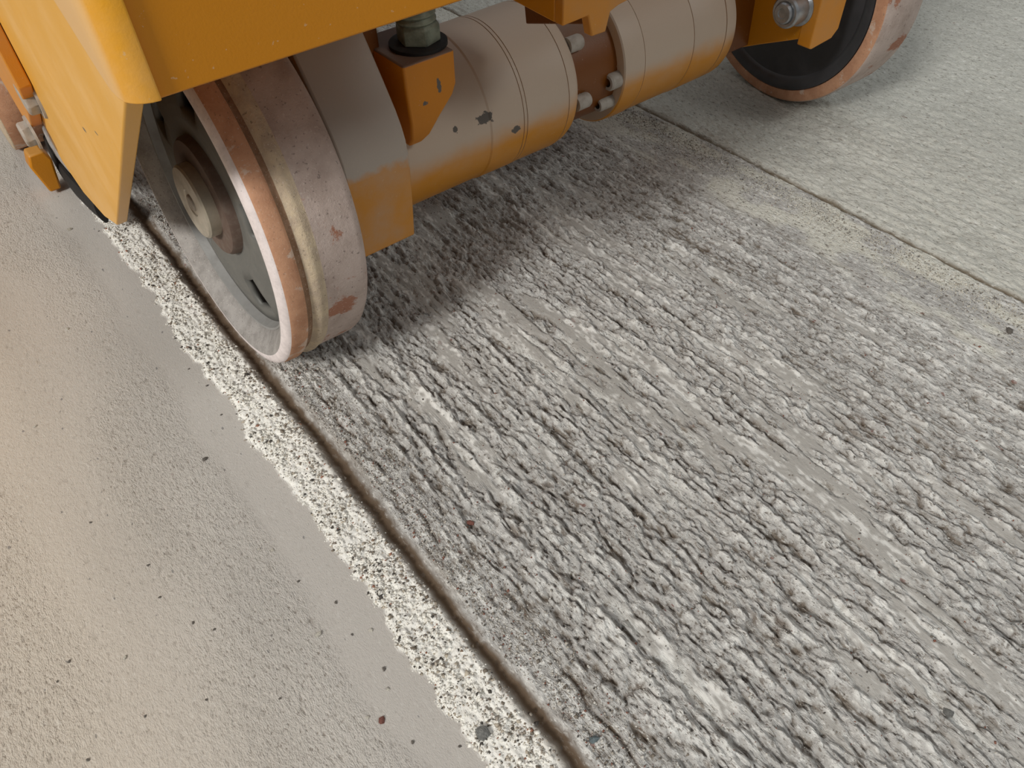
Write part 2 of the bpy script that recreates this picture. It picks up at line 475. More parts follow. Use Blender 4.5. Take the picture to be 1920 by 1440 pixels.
    t.base(col); t.rough(1.0); t.b.inputs['Specular IOR Level'].default_value = 0.06
    hh = t.math('ADD', t.math('MULTIPLY', n1, t.math('MULTIPLY', w.outputs['Fac'], 0.5)), t.math('MULTIPLY', n2, 0.15))
    hh = t.math('ADD', hh, t.math('MULTIPLY', f1, t.math('MULTIPLY', skk, 1.7)))
    hh = t.math('ADD', hh, t.math('MULTIPLY', f2, t.math('MULTIPLY', sti, 0.85)))
    t.bump(hh, 0.0016, 1.0)
    me.materials.append(t.m)
    o = bpy.data.objects.new('floor', me); link(o)
    tag(o, kind='structure')
    return o


floor = build_floor()

# ---------------------------------------------------------------- materials
M_hull = paint('paint_front_plate', 0.35, 0.8, 0.5, yellow=(200, 128, 0), film=0.03, dust=(190, 150, 90))
M_corner = paint('paint_corner', 0.35, 0.8, 0.5, yellow=(238, 168, 28), film=0.45, dust=(228, 194, 146), rough=0.36, side=0.55, chips=[((0.0480, 0.2890, 0.2995), (0.01, 0.0050, 0.0022))])
M_skirt = paint('paint_skirt', 0.35, 0.8, 0.5, yellow=(230, 170, 60), film=0.50, dust=(232, 190, 128), rough=0.40,
                chips=[((0.0500, 0.4561, 0.2149), (0.01, 0.006, 0.0016)), ((0.0500, 0.4150, 0.2300), (0.01, 0.004, 0.001))])
M_mount = paint('paint_mount', -0.03, 0.06, 0.92, yellow=(206, 138, 40), film=0.40, dust=(172, 166, 158), rough=0.36)
M_motor = paint('paint_gearmotor', -0.30, 0.12, 0.85, yellow=(212, 140, 22), film=0.22, dust=(190, 180, 167), rough=0.36,
                chips=[((0.3151, 0.439, 0.1356), (0.0095, 0.008, 0.0055)), ((0.2863, 0.439, 0.1362), 0.0036), ((0.3427, 0.437, 0.1171), (0.006, 0.006, 0.0035))])
M_block = paint('paint_block', 0.3, 0.7, 0.9, yellow=(206, 128, 10), film=0.05, dust=(96, 86, 80), rough=0.5,
                chips=[((0.2625, 0.421, 0.186), (0.0023, 0.01, 0.006)), ((0.2505, 0.421, 0.177), 0.0030)])
M_arm = paint('paint_arm', 0.5, 0.9, 0.6, yellow=(216, 140, 12), film=0.12, dust=(150, 120, 80))
M_dusty = paint('paint_dusty_bracket', 0.1, 0.5, 0.8, yellow=(214, 138, 26), film=0.45, dust=(178, 138, 96))
M_seam = metal('dark_seam', (74, 56, 30), 0.8, 0.0, amt=0.3)
M_zinc = metal('zinc_steel', (176, 180, 184), 0.30, 0.8, amt=0.35)
M_zinc_dusty = metal('dusty_bolt', (176, 168, 158), 0.6, 0.15, dirt=(140, 128, 112), amt=0.5)
M_green = metal('greenish_bolt', (132, 138, 122), 0.55, 0.35, dirt=(86, 88, 74), amt=0.5)
M_black = metal('black_rubber', (22, 21, 20), 0.75, 0.0, dirt=(50, 46, 42), amt=0.4)
M_socket = metal('dark_socket', (48, 40, 30), 0.8, 0.0)
M_rim = metal('rim_grey', (150, 150, 148), 0.50, 0.1, dirt=(124, 122, 118), amt=0.5, scale=60)
M_rim_dust = grit('rim_lip_dust', (164, 160, 156), (140, 136, 132), s1=90, bump=0.0001)
M_rim_dark = metal('rim_dark', (104, 104, 100), 0.55, 0.1, dirt=(122, 120, 114), amt=0.5, scale=80)
M_hub = metal('hub_brown', (98, 80, 70), 0.7, 0.1, dirt=(124, 112, 102), amt=0.5, scale=200)
M_plate = metal('back_plate_brown', (70, 58, 54), 0.8, 0.0, dirt=(92, 80, 74), amt=0.5, scale=150)
M_cap = metal('hub_cap_steel', (186, 178, 162), 0.40, 0.45, dirt=(158, 152, 140), amt=0.5, scale=90)
M_white = grit('white_dust_edge', (232, 222, 220), (214, 204, 202), s1=140, bump=0.0002, specks=0.2)
M_orange = grit('orange_rubber', (206, 158, 126), (184, 136, 106), (208, 184, 166), s1=55, bump=0.0003, specks=0.35)
M_crease = grit('crease_brown', (134, 104, 80), (158, 128, 104), s1=120, bump=0.0004)  # darker brown band in the tyre crease
M_sand = grit('caked_sand', (206, 188, 160), (182, 164, 144), s1=90, s2=700, bump=0.0010, specks=0.5)
M_tread = grit('dusty_tread', (196, 179, 170), (170, 152, 142), (166, 118, 96), s1=36, s2=650, bump=0.0006, specks=0.45)
M_blackrim = metal('black_dish', (66, 66, 68), 0.30, 0.1, dirt=(84, 84, 88), amt=0.5, scale=30)

# ---------------------------------------------------------------- the machine
machine = tag(empty('floor_milling_machine', (0.35, 0.6, 0)),
              'ochre yellow self-propelled floor milling machine with dusty solid wheels and twin gear motors', 'machine')
OFF = Vector((0.35, 0.6, 0))


def part(o, parent=machine):
    """parts are modelled in world coordinates; keep them there under their parent"""
    o.parent = parent
    o.matrix_parent_inverse = Matrix.Translation(-OFF) if parent is machine else parent['_inv'] if False else Matrix.Identity(4)
    return o


def wpart(name, fn, *a, **k):
    o = fn(name, *a, **k)
    o.parent = machine; o.matrix_parent_inverse = Matrix.Translation(-OFF)
    return o


def sub(o, parent):
    """child of a part whose own transform is identity apart from the machine offset"""
    o.parent = parent
    return o


# ---- left drive wheel ------------------------------------------------
def wheel_root(name, centre, yaw, tilt, label):
    e = empty(name)
    e.parent = machine
    n = Vector((math.cos(yaw) * math.cos(tilt), math.sin(yaw) * math.cos(tilt), math.sin(tilt)))
    q = Vector((1, 0, 0)).rotation_difference(n)
    e.rotation_mode = 'QUATERNION'; e.rotation_quaternion = q
    e.location = Vector(centre) - OFF
    e['label'] = label
    return e


WR = 0.1276
wl = wheel_root('drive_wheel', (0.0967, 0.4934, WR * math.cos(0.0425)), 0.0214, -0.0425,
                'thick brown and grey rubber drive wheel with orange edge band')
W = 0.0655
prof = [(0.0115, 0.1032), (0.0040, 0.1120), (0.0008, 0.1165), (0.0, WR - 0.0085),
        (0.0005, WR - 0.0045), (0.0018, WR - 0.0018), (0.0035, WR - 0.0006), (0.006, WR), (0.0135, WR + 0.0003), (0.0160, WR - 0.0006),
        (0.0172, WR - 0.0022), (0.0205, WR - 0.0028), (0.0225, WR - 0.0010), (0.0245, WR + 0.0005), (0.0270, WR + 0.0006), (0.0295, WR - 0.0004),
        (0.0315, WR - 0.0008), (0.058, WR - 0.0006), (0.0615, WR - 0.0018), (0.0642, WR - 0.0045), (W, WR - 0.009),
        (W, 0.103)]
mi = [0, 0, 0,
      1, 1, 1, 2, 2, 2,
      3, 3, 4, 4, 4, 4, 4,
      5, 5, 5, 5, 5, 0]
tyre = lathe('tyre', prof, [M_rim_dust, M_white, M_orange, M_crease, M_sand, M_tread], wl, 200, mi, closed=True, angle=60)
rim = lathe('rim', [(0.0135, 0.1034), (0.0110, 0.1034), (0.0112, 0.1018), (0.022, 0.098), (0.034, 0.093), (0.040, 0.093), (0.056, 0.1032)],
            [M_rim], wl, 128, closed=True)


WIN = 21


def spoke_disc():
    """wheel disc with five trapezoid windows, 6 mm thick"""
    seg = 120; rad = [0.030, 0.046, 0.056, 0.064, 0.075, 0.087, 0.0985]
    V = []; F = []
    for r in rad:
        for k in range(seg):
            a = 2 * math.pi * k / seg
            V.append((0.0230 - 0.004 * math.sin((r - 0.03) / 0.0645 * math.pi), r * math.cos(a), r * math.sin(a)))
    for i in range(len(rad) - 1):
        for k in range(seg):
            hole = 3 <= i <= 4 and abs((k + WIN) % 24 - 5) <= 3
            if not hole:
                F.append((i * seg + k, i * seg + (k + 1) % seg, (i + 1) * seg + (k + 1) % seg, (i + 1) * seg + k))
    o = mesh_obj('wheel_disc', V, F, [M_rim_dark], wl, angle=1)
    s = o.modifiers.new('solid', 'SOLIDIFY'); s.thickness = 0.006
    return o


spoke_disc()
lathe('back_plate', [(0.0300, 0.0005), (0.0300, 0.0910), (0.033, 0.0910), (0.033, 0.0005)], [M_plate], wl, 64)
lathe('hub', [(0.0260, 0.045), (0.010, 0.0425), (0.008, 0.041), (0.008, 0.0005)], [M_hub], wl, 64)
lathe('hub_cap', [(0.009, 0.0265), (0.0005, 0.0265), (-0.0010, 0.0252), (-0.0010, 0.0100), (-0.0002, 0.009), (-0.0002, 0.0005)], [M_cap], wl, 64)
lathe('centre_stud', [(-0.0002, 0.0062), (-0.0012, 0.0058), (-0.0018, 0.0048), (-0.0018, 0.0005)], [M_zinc_dusty], wl, 24)

# ---- right drive wheel ---------------------------------------------
wr = wheel_root('drive_wheel', (0.7346, 0.481, WR * math.cos(0.0743)), -0.108, 0.0743,
                'far drive wheel with black dished rim and orange edge')
W2 = 0.0560
prof = [(0.004, 0.1130), (0.0, 0.1145), (0.0, WR - 0.0035), (0.0012, WR - 0.0012), (0.003, WR), (0.008, WR), (W2 - 0.004, WR), (W2, WR - 0.005), (W2, 0.1130)]
lathe('tyre', prof, [M_orange, M_tread], wr, 160, [0, 0, 0, 1, 1, 1, 1, 1, 1], closed=True, angle=60)
lathe('rim', [(0.004, 0.1135), (-0.0005, 0.1135), (-0.001, 0.108), (0.004, 0.1000), (0.016, 0.093), (0.030, 0.082), (0.036, 0.066), (0.034, 0.052), (0.020, 0.046), (0.020, 0.0005)],
      [M_blackrim], wr, 128, angle=50)

# ---- gear motors (axis along x) -------------------------------------
MY, MZ, MR = 0.4985, 0.1205, 0.0618


def cyl(name, prof, mats, mi=None, seg=128):
    return wpart(name, lathe, prof, mats, None, seg, mi, (0, MY, MZ))


def seam(x, r, w=0.0004, d=0.0007):  # profile points of a narrow turned groove
    return [(x - w, r), (x - w, r - d), (x + w, r - d), (x + w, r)]


prof = [(0.205, 0.0005), (0.205, 0.060)] + [(0.318, 0.0603), (0.3195, 0.0612)]
prof += seam(0.3510, 0.0616) + seam(0.3545, 0.0616) + [(0.356, 0.0612)] + seam(0.3990, 0.0618)
prof += [(0.4015, 0.0616), (0.4070, 0.0605), (0.4105, 0.0590), (0.4130, 0.0565), (0.4140, 0.053), (0.4140, 0.0005)]
m1 = cyl('gear_motor', prof, [M_motor])
m1['label'] = 'large dusty gear motor body behind the near wheel'
prof = [(0.402, 0.0005), (0.402, 0.050), (0.470, 0.050), (0.470, 0.0005)]
M_dim = paint('paint_shaded_ochre', 0.5, 0.9, 0.5, yellow=(120, 66, 8), film=0.05)  # ochre darkened in the colour to stand for shade in the gaps
cyl('coupling_housing', prof, [M_dim], seg=64)
prof = [(0.4650, 0.0005), (0.4650, 0.0585), (0.4660, 0.0598), (0.4770, 0.0605)] + seam(0.4890, 0.0605, 0.0003, 0.0005) + [(0.492, 0.0600)] + seam(0.5520, 0.0602) + [(0.5540, 0.0608)] \
    + seam(0.5955, 0.0608, 0.0006, 0.001) + [(0.6090, 0.0605), (0.6120, 0.058), (0.6120, 0.0005)]
m2 = cyl('gear_motor', prof, [M_motor])
m2['label'] = 'smaller dusty gear motor body nearer the far wheel'

# bolts between the motors
def on_end(ang, rad, x):  # ang measured from -y (towards the viewer) upwards
    a = math.radians(ang)
    return (x, MY - rad * math.cos(a), MZ + rad * math.sin(a))


def wscrew(loc, axis, r, h):
    o = cap_screw(loc, axis, r, h, M_zinc_dusty, M_socket, None)
    o.parent = machine; o.matrix_parent_inverse = Matrix.Translation(-OFF)
    return o


for ang, x0 in ((42, 0.4140), (-10, 0.4140)):
    wscrew(on_end(ang, 0.0535, x0), (1, 0, 0), 0.0065, 0.0150)
wscrew(on_end(-4, 0.0510, 0.4650), (-1, 0, 0), 0.0074, 0.0120)
wscrew(on_end(-30, 0.0510, 0.4650), (-1, 0, 0), 0.0062, 0.0160)
wscrew(on_end(58, 0.0510, 0.4650), (-1, 0, 0), 0.0070, 0.0120)

# ---- curved wheel mount between wheel and motor ----------------------
outer = [(0.4600, 0.2520), (0.4435, 0.2360), (0.4330, 0.2215), (0.4195, 0.2020), (0.4090, 0.1860), (0.4045, 0.1770), (0.4015, 0.1680), (0.4005, 0.1580),
         (0.4010, 0.1450), (0.4045, 0.1160), (0.4085, 0.0880)]
poly = outer + [(0.4300, 0.0800), (0.4900, 0.0800), (0.5100, 0.2000), (0.4750, 0.2500)]
o = wpart('wheel_mount', prism, poly, 0.1730, 0.2220, M_mount, None, 'x', 0.0015, 40)
# block carrying the levelling bolt
poly = [(0.4200, 0.2055), (0.4215, 0.1700), (0.4330, 0.1520), (0.4450, 0.1380), (0.4900, 0.1380), (0.4900, 0.2055)]
def block():
    # front outline tapers towards the bottom: built as a lofted box
    T = [(0.2365, 0.2775, 0.4190, 0.2060), (0.2365, 0.2770, 0.4190, 0.1830), (0.2370, 0.2740, 0.4195, 0.1760), (0.2385, 0.2640, 0.4215, 0.1640), (0.2400, 0.2560, 0.4260, 0.1500), (0.2410, 0.2520, 0.4330, 0.1420)]
    V = []; F = []
    for (xa, xb, yf, z) in T:
        V += [(xa, yf, z), (xb, yf, z), (xb, 0.478, z), (xa, 0.478, z)]
    for i in range(len(T) - 1):
        for k in range(4):
            F.append((i * 4 + k, i * 4 + (k + 1) % 4, (i + 1) * 4 + (k + 1) % 4, (i + 1) * 4 + k))
    F.append((0, 1, 2, 3)); F.append(tuple(range(len(V) - 4, len(V))))
    return mesh_obj('bolt_block', V, F, M_block, bevel=0.0018, seg=3)
o = block(); o.parent = machine; o.matrix_parent_inverse = Matrix.Translation(-OFF)
wpart('rear_web', prism, [(0.4560, 0.2400), (0.4560, 0.09), (0.50, 0.09), (0.50, 0.2400)], 0.2200, 0.2420, M_dim, None, 'x', 0.001)  # shaded gap between mount and block, in the darkened ochre

bx, by = 0.2640, 0.4420
def wl_(name, prof, mats, mi=None, seg=40, origin=(0, 0, 0), axis=(0, 0, 1)):
    return wpart(name, lathe, prof, mats, None, seg, mi, origin, axis)
wl_('washer', [(0, 0.0005), (0, 0.0200), (0.0022, 0.0200), (0.0026, 0.0190), (0.0026, 0.0005)], [M_black], origin=(bx, by, 0.2060))
o = hexnut('hex_nut', (bx + .001, by, 0.2086), (0, 0, 1), 0.0150, 0.0130, M_green, None)
o.parent = machine; o.matrix_parent_inverse = Matrix.Translation(-OFF)
thread = []
z = 0.0
while z < 0.085:
    thread += [(z, 0.0120), (z + 0.0016, 0.0138), (z + 0.0026, 0.0138)]; z += 0.0044
wl_('levelling_bolt', [(0, 0.0005)] + thread + [(z, 0.0005)], [M_green], origin=(bx, by, 0.2210))

# ---- hull: front plate, rounded corner post, side skirt --------------
HZ = 0.2988
wpart('front_plate', prism, [(0.0562, HZ), (0.31, HZ), (0.31, 0.62), (0.0562, 0.62)], 0.2732, 0.2790, M_hull, None, 'y', 0.0009)
# rounded corner post: cross-section L with quarter round, lower edge follows the skirt seam
def corner():
    path = [(0.0480, 0.420), (0.0480, 0.360), (0.0480, 0.325), (0.0480, 0.300), (0.0480, 0.2900)]
    for k in range(1, 9):
        a = math.pi / 2 * k / 8
        path.append((0.0560 - 0.0080 * math.cos(a), 0.2860 - 0.0115 * math.sin(a)))
    path.append((0.0566, 0.2745))
    V = []; F = []; n = len(path)
    for (x, y) in path:
        zb = HZ + 0.0005 + (max(0.0, y - 0.2800) * 0.62)
        V.append((x, y, zb)); V.append((x, y, 0.62))
    for i in range(n - 1):
        F.append((2 * i, 2 * i + 2, 2 * i + 3, 2 * i + 1))
    o = mesh_obj('corner_post', V, F, [M_corner])
    s = o.modifiers.new('solid', 'SOLIDIFY'); s.thickness = 0.004; s.offset = -1
    bev = o.modifiers.new('bevel', 'BEVEL'); bev.width = 0.0008; bev.segments = 2; bev.limit_method = 'ANGLE'
    return o
o = corner(); o.parent = machine; o.matrix_parent_inverse = Matrix.Translation(-OFF)
poly = [(0.2760, 0.3020), (0.5020, 0.1270), (0.5250, 0.1180), (0.5530, 0.1067), (0.6238, 0.0920), (0.6700, 0.0990), (0.6750, 0.1192), (0.6635, 0.1412),
        (0.6330, 0.1780), (0.6330, 0.2120), (0.6500, 0.3200), (0.6500, 0.62), (0.2760, 0.62)]
K = 0.0495 / 0.0465
poly = [(a_ * K, 0.42 + (b_ - 0.42) * K) for a_, b_ in poly]
wpart('side_skirt', prism, poly, 0.0495, 0.0575, M_skirt, None, 'x', 0.0010)
poly = [(0.625, 0.180), (0.650, 0.155), (0.705, 0.118), (0.740, 0.110), (0.760, 0.140), (0.700, 0.230), (0.700, 0.40), (0.628, 0.40)]
wpart('lower_flange', prism, poly, 0.0400, 0.0490, M_dusty, None, 'x', 0.001)
poly = [(0.66, 0.13), (1.25, 0.10), (1.25, 0.62), (0.66, 0.62)]
wpart('rear_skirt', prism, poly, 0.0700, 0.0760, M_skirt, None, 'x', 0.001)
wpart('seal_holder', prism, [(0.66, 0.060), (0.72, 0.045), (0.84, 0.030), (0.86, 0.040), (0.86, 0.16), (0.66, 0.16)], 0.0600, 0.0700, M_rim_dust, None, 'x', 0.001)
# bolt pair on the skirt, axis pointing out to the left
for (yy, zz, rr, hh) in ((0.6480, 0.1640, 0.0130, 0.0085), (0.7100, 0.1120, 0.0105, 0.0080)):
    wl_('washer', [(0, 0.0005), (0, rr * 1.35), (0.002, rr * 1.3), (0.002, 0.0005)], [M_zinc_dusty], origin=(0.0400 if yy > 0.65 else 0.0497, yy, zz), axis=(-1, 0, 0))
    o = hexnut('hex_bolt', (0.0385 if yy > 0.65 else 0.0482, yy, zz), (-1, 0, 0), rr, hh, M_zinc_dusty, None)
    o.parent = machine; o.matrix_parent_inverse = Matrix.Translation(-OFF)
# front roller just visible past the skirt
fw = wheel_root('front_roller', (0.0260, 0.960, 0.1), 0.0, 0.0, 'narrow brown front roller with pale dusty edge')
lathe('tyre', [(0, 0.070), (0, 0.098), (0.0015, 0.1), (0.040, 0.1), (0.042, 0.098), (0.042, 0.070)], [M_sand, M_orange], fw, 96, [0, 0, 1, 1, 0, 0], closed=True, angle=60)
lathe('rim', [(0.004, 0.0705), (0.004, 0.0005), (0.030, 0.0005), (0.030, 0.0705)], [M_rim_dark], fw, 64)
# small yellow foot and rubber seal under the skirt
poly = [(0.0330, 0.004), (0.0440, 0.004), (0.0490, 0.036), (0.0450, 0.046), (0.0310, 0.046), (0.0275, 0.034)]
wpart('guide_foot', prism, poly, 0.815, 0.835, M_hull, None, 'y', 0.002)
def bar(name, pts, r, mat, flat=0.5):
    """a rubber strip following points"""
    V = []; F = []; n = 10
    for i, p in enumerate(pts):
        p = Vector(p); a = Vector(pts[max(0, i - 1)]); b = Vector(pts[min(len(pts) - 1, i + 1)]); d = (b - a).normalized()
        u = d.cross(Vector((0, 0, 1))).normalized(); w = u.cross(d)
        for k in range(n):
            t = 2 * math.pi * k / n
            V.append(p + u * r * flat * math.cos(t) + w * r * math.sin(t))
    for i in range(len(pts) - 1):
        for k in range(n):
            F.append((i * n + k, i * n + (k + 1) % n, (i + 1) * n + (k + 1) % n, (i + 1) * n + k))
    F.append(tuple(range(n))); F.append(tuple(range(len(V) - n, len(V))))
    o = mesh_obj(name, V, F, mat); o.parent = machine; o.matrix_parent_inverse = Matrix.Translation(-OFF)
    return o
bar('rubber_seal', [(0.0600, 0.90, 0.016), (0.0555, 0.86, 0.015), (0.0535, 0.82, 0.016), (0.0540, 0.78, 0.018), (0.0560, 0.74, 0.022), (0.0580, 0.70, 0.030)], 0.012, M_black, 0.35)
bar('seal_edge', [(0.0630, 0.90, 0.036), (0.0590, 0.86, 0.033), (0.0570, 0.82, 0.036), (0.0575, 0.78, 0.040), (0.0590, 0.74, 0.050), (0.0600, 0.70, 0.070)], 0.008, M_rim_dust, 0.4)

# ---- unseen hull plates added to block room light under the machine ---------------
wpart('underside_light_block', prism, [(0.057, 0.28), (0.31, 0.28), (0.31, 1.25), (0.057, 1.25)], 0.345, 0.352, M_arm, None, 'z', 0.001)
wpart('rear_light_block', prism, [(0.057, 0.10), (0.31, 0.10), (0.31, 0.62), (0.057, 0.62)], 1.245, 1.252, M_hull, None, 'y', 0.001)

# ---- forked hanger above the joint of the motors ---------------------
poly = [(0.3212, 0.2263), (0.3430, 0.2270), (0.3470, 0.2128), (0.3595, 0.2126), (0.3628, 0.2246), (0.3700, 0.2268), (0.3860, 0.2285), (0.3860, 0.3440), (0.3212, 0.3440)]
wpart('hanger', prism, poly, 0.3600, 0.3680, M_dusty, None, 'y', 0.001)
poly = [(0.3680, 0.2263), (0.4200, 0.2285), (0.4200, 0.3440), (0.3680, 0.3440)]
wpart('hanger_cheek', prism, poly, 0.3212, 0.3280, M_arm, None, 'x', 0.001)
poly = [(0.3680, 0.2180), (0.4300, 0.2000), (0.4500, 0.3440), (0.3680, 0.3440)]
wpart('hanger_web', prism, poly, 0.3480, 0.3560, M_dim, None, 'x', 0.001)

wpart('cross_beam', prism, [(0.340, 0.3440), (0.450, 0.3440), (0.450, 0.3900), (0.340, 0.3900)], 0.27, 0.70, M_arm, None, 'x', 0.001)
# ---- arm, nut and tab beside the far wheel ---------------------------
poly = [(0.3880, 0.1190), (0.4340, 0.0990), (0.4620, 0.0860), (0.5200, 0.0860), (0.5300, 0.3500), (0.3880, 0.3500)]
wpart('wheel_arm', prism, poly, 0.6480, 0.6600, M_arm, None, 'x', 0.001)
wpart('motor_bracket', prism, [(0.448, 0.094), (0.52, 0.080), (0.52, 0.1900), (0.452, 0.1900)], 0.6100, 0.6490, M_dim, None, 'x', 0.001)
wpart('end_tab', prism, [(0.6460, 0.1130), (0.6500, 0.1110), (0.6800, 0.1130), (0.6880, 0.1200), (0.6880, 0.2500), (0.6460, 0.2500)], 0.3790, 0.3930, M_dusty, None, 'y', 0.001)
nb = (0.4010, 0.1440)
lathe_o = wl_('flange_nut', [(0, 0.0005), (0, 0.0165), (0.003, 0.0165), (0.005, 0.0140), (0.020, 0.0140), (0.0218, 0.0125), (0.0218, 0.0100), (0.0212, 0.0096), (0.0212, 0.0005)],
              [M_zinc], origin=(0.6480, nb[0], nb[1]), axis=(-1, 0, 0))
wl_('bolt_end', [(0, 0.0005), (0, 0.0092), (0.0030, 0.0092), (0.0042, 0.0080), (0.0042, 0.0045), (0.0034, 0.0040), (0.0034, 0.0005)], [M_zinc],
    origin=(0.6268, nb[0], nb[1]), axis=(-1, 0, 0))


# ---------------------------------------------------------------- crumbs and chips
def ico():
    bm = bmesh.new(); bmesh.ops.create_icosphere(bm, subdivisions=1, radius=1.0)
    v = np.array([p.co[:] for p in bm.verts]); f = np.array([[q.index for q in p.verts] for p in bm.faces]); bm.free()
    return v, f


IV, IF = ico()
OV = np.array([(1, 0, 0), (-1, 0, 0), (0, 1, 0), (0, -1, 0), (0, 0, 1), (0, 0, -1)], float)
OF = np.array([(0, 2, 4), (2, 1, 4), (1, 3, 4), (3, 0, 4), (2, 0, 5), (1, 2, 5), (3, 1, 5), (0, 3, 5)])
GRAINS = [((240, 238, 230), 0.54), ((222, 218, 208), 0.22), ((182, 172, 156), 0.10), ((122, 112, 100), 0.07), ((74, 70, 66), 0.06), ((150, 104, 84), 0.015)]


def grain_material(name):
    t = NT(name)
    a = t.n('ShaderNodeAttribute', attribute_name='tint')
    t.base(t.mix(t.math('MULTIPLY', t.ramp(t.noise(1400, 2, 0.6), 0.4, 0.7), 0.25), a.outputs['Color'], lin(150, 142, 130)))
    t.rough(0.9); t.b.inputs['Specular IOR Level'].default_value = 0.2
    return t.m


M_grain = grain_material('crumb_grains')


def scatter(name, x, y, size, big=False, sink=0.6, lift=0.0, cols=GRAINS, dirt=None):
    n = len(x)
    TV, TF = (IV, IF) if big else (OV, OF)
    z = height(x, y) + size * (1 - sink) * 0.5 + lift
    V = np.repeat(TV[None], n, 0) * (1 + rng.uniform(-0.32, 0.32, (n, len(TV), 1)))
    V = V * rng.uniform(0.6, 1.25, (n, 1, 3)) * np.array([1, 1, 0.75])
    a = rng.uniform(0, 2 * math.pi, n); ca, sa = np.cos(a), np.sin(a)
    b = rng.uniform(-0.8, 0.8, n); cb, sb = np.cos(b), np.sin(b)
    X = V[..., 0] * ca[:, None] - V[..., 1] * sa[:, None]; Y = V[..., 0] * sa[:, None] + V[..., 1] * ca[:, None]; Z = V[..., 2]
    Y, Z = Y * cb[:, None] - Z * sb[:, None], Y * sb[:, None] + Z * cb[:, None]
    V = np.stack([X, Y, Z], -1) * (size[:, None, None] * 0.5) + np.stack([x, y, z], -1)[:, None, :]
    F = (TF[None] + (np.arange(n) * len(TV))[:, None, None]).reshape(-1, 3)
    V = V.reshape(-1, 3)
    me = bpy.data.meshes.new(name)
    me.vertices.add(len(V)); me.vertices.foreach_set('co', V.ravel().astype(np.float32))
    me.loops.add(F.size); me.loops.foreach_set('vertex_index', F.ravel().astype(np.int32))
    me.polygons.add(len(F)); me.polygons.foreach_set('loop_start', (np.arange(len(F)) * 3).astype(np.int32))
    me.update(calc_edges=True)
    p = np.array([c[1] for c in cols]); p /= p.sum()
    pal = np.array([lin(*c[0]) for c in cols])
    k = rng.choice(len(cols), n, p=p)
    C = pal[k] * rng.uniform(0.88, 1.08, (n, 1)); C[:, 3] = 1
    if dirt is not None:
        w_ = (rng.uniform(0, 1, n) < dirt)[:, None] * 0.8
        C = C * (1 - w_) + np.array(lin(126, 112, 96))[None] * w_
    C = np.repeat(C, len(TV), 0)
    at = me.color_attributes.new('tint', 'FLOAT_COLOR', 'POINT'); at.data.foreach_set('color', C.ravel().astype(np.float32))
    me.materials.append(M_grain)
    o = bpy.data.objects.new(name, me); link(o)
    return o


def clear_of_wheels(x, y):
    k = np.ones(len(x), bool)
    k &= ~((x > 0.088) & (x < 0.170) & (np.abs(y - 0.4934) < 0.035))
    k &= ~((x > 0.72) & (x < 0.81) & (np.abs(y - 0.481) < 0.04))
    k &= ~((x > 0.02) & (x < 0.075) & (np.abs(y - 0.96) < 0.04))
    return k


# crumb line heaped along the edge of the cut
N = 30000
y = rng.uniform(-0.12, 1.15, N * 2); y = y[rng.uniform(0, 1, len(y)) < np.clip(1.35 - 0.95 * y, 0.25, 1)][:N]
u = rng.beta(1.25, 1.7, len(y))
x = edge_x(y) - 0.0008 + u * (groove_x(y) - 0.0030 - edge_x(y))
sz = rng.lognormal(math.log(0.0014), 0.42, len(y)).clip(0.0007, 0.0045)
k = clear_of_wheels(x, y) & (rng.uniform(0, 1, len(x)) < 0.35 + 0.65 * sst(0.38, 0.6, vn(x, y, 0.007, 0.012, 301)))
x, y, sz = x[k], y[k], sz[k]
o = scatter('crumb_line', x, y, sz, sink=0.95, dirt=np.clip(np.clip((x - 0.074) / 0.014, 0, 1) * 0.8 + 0.5 * sst(0.72, 0.9, vn(x, y, 0.006, 0.010, 302)), 0, 0.9))
tag(o, 'pale jagged line of crushed concrete crumbs along the edge of the smooth floor', 'crumbs', kind='stuff')

# grit between the groove and the milled furrows and over the milled lane
parts_x = []; parts_y = []; parts_s = []
n = 9000
yy = rng.uniform(-0.12, 0.75, n); xx = groove_x(yy) + 0.006 + rng.gamma(2.0, 0.008, n)
parts_x.append(xx); parts_y.append(yy); parts_s.append(rng.lognormal(math.log(0.0011), 0.35, n))
n = 14000
yy = rng.uniform(-0.12, 0.80, n); xx = rng.uniform(0.12, 0.540, n)
parts_x.append(xx); parts_y.append(yy); parts_s.append(rng.lognormal(math.log(0.0009), 0.35, n))
x = np.concatenate(parts_x); y = np.concatenate(parts_y); sz = np.concatenate(parts_s).clip(0.0005, 0.0030)
k = clear_of_wheels(x, y)
o = scatter('milling_grit', x[k], y[k], sz[k], cols=[((205, 202, 194), 0.35), ((176, 170, 160), 0.3), ((122, 114, 104), 0.17), ((84, 80, 76), 0.1), ((128, 84, 70), 0.08)])
tag(o, 'fine grey grit lying over the ridged milled lane', 'grit', kind='stuff')
n = 9000
yy = rng.uniform(0.02, 0.85, n); xx = np.maximum(groove2_x(yy) - 0.006 - rng.gamma(2.2, 0.012, n), rng.uniform(0.546, 0.60, n))
sz = rng.lognormal(math.log(0.0012), 0.3, n).clip(0.0006, 0.003)
o = scatter('band_grit', xx, yy, sz, cols=[((212, 208, 196), 0.5), ((186, 180, 168), 0.25), ((136, 128, 116), 0.15), ((100, 96, 92), 0.1)])
tag(o, 'pale loose grit in a band beside the thin right-hand groove', 'grit', kind='stuff')


# larger loose chips, each its own thing
def chip_mesh(seed, colour, name):
    r = np.random.default_rng(seed)
    v = IV * (1 + r.uniform(-0.28, 0.28, (len(IV), 1))) * np.array([1.0, r.uniform(0.6, 0.9), r.uniform(0.4, 0.7)])
    me = bpy.data.meshes.new(name); me.from_pydata([tuple(p) for p in v], [], [tuple(int(q) for q in f) for f in IF])
    me.materials.append(colour)
    return me


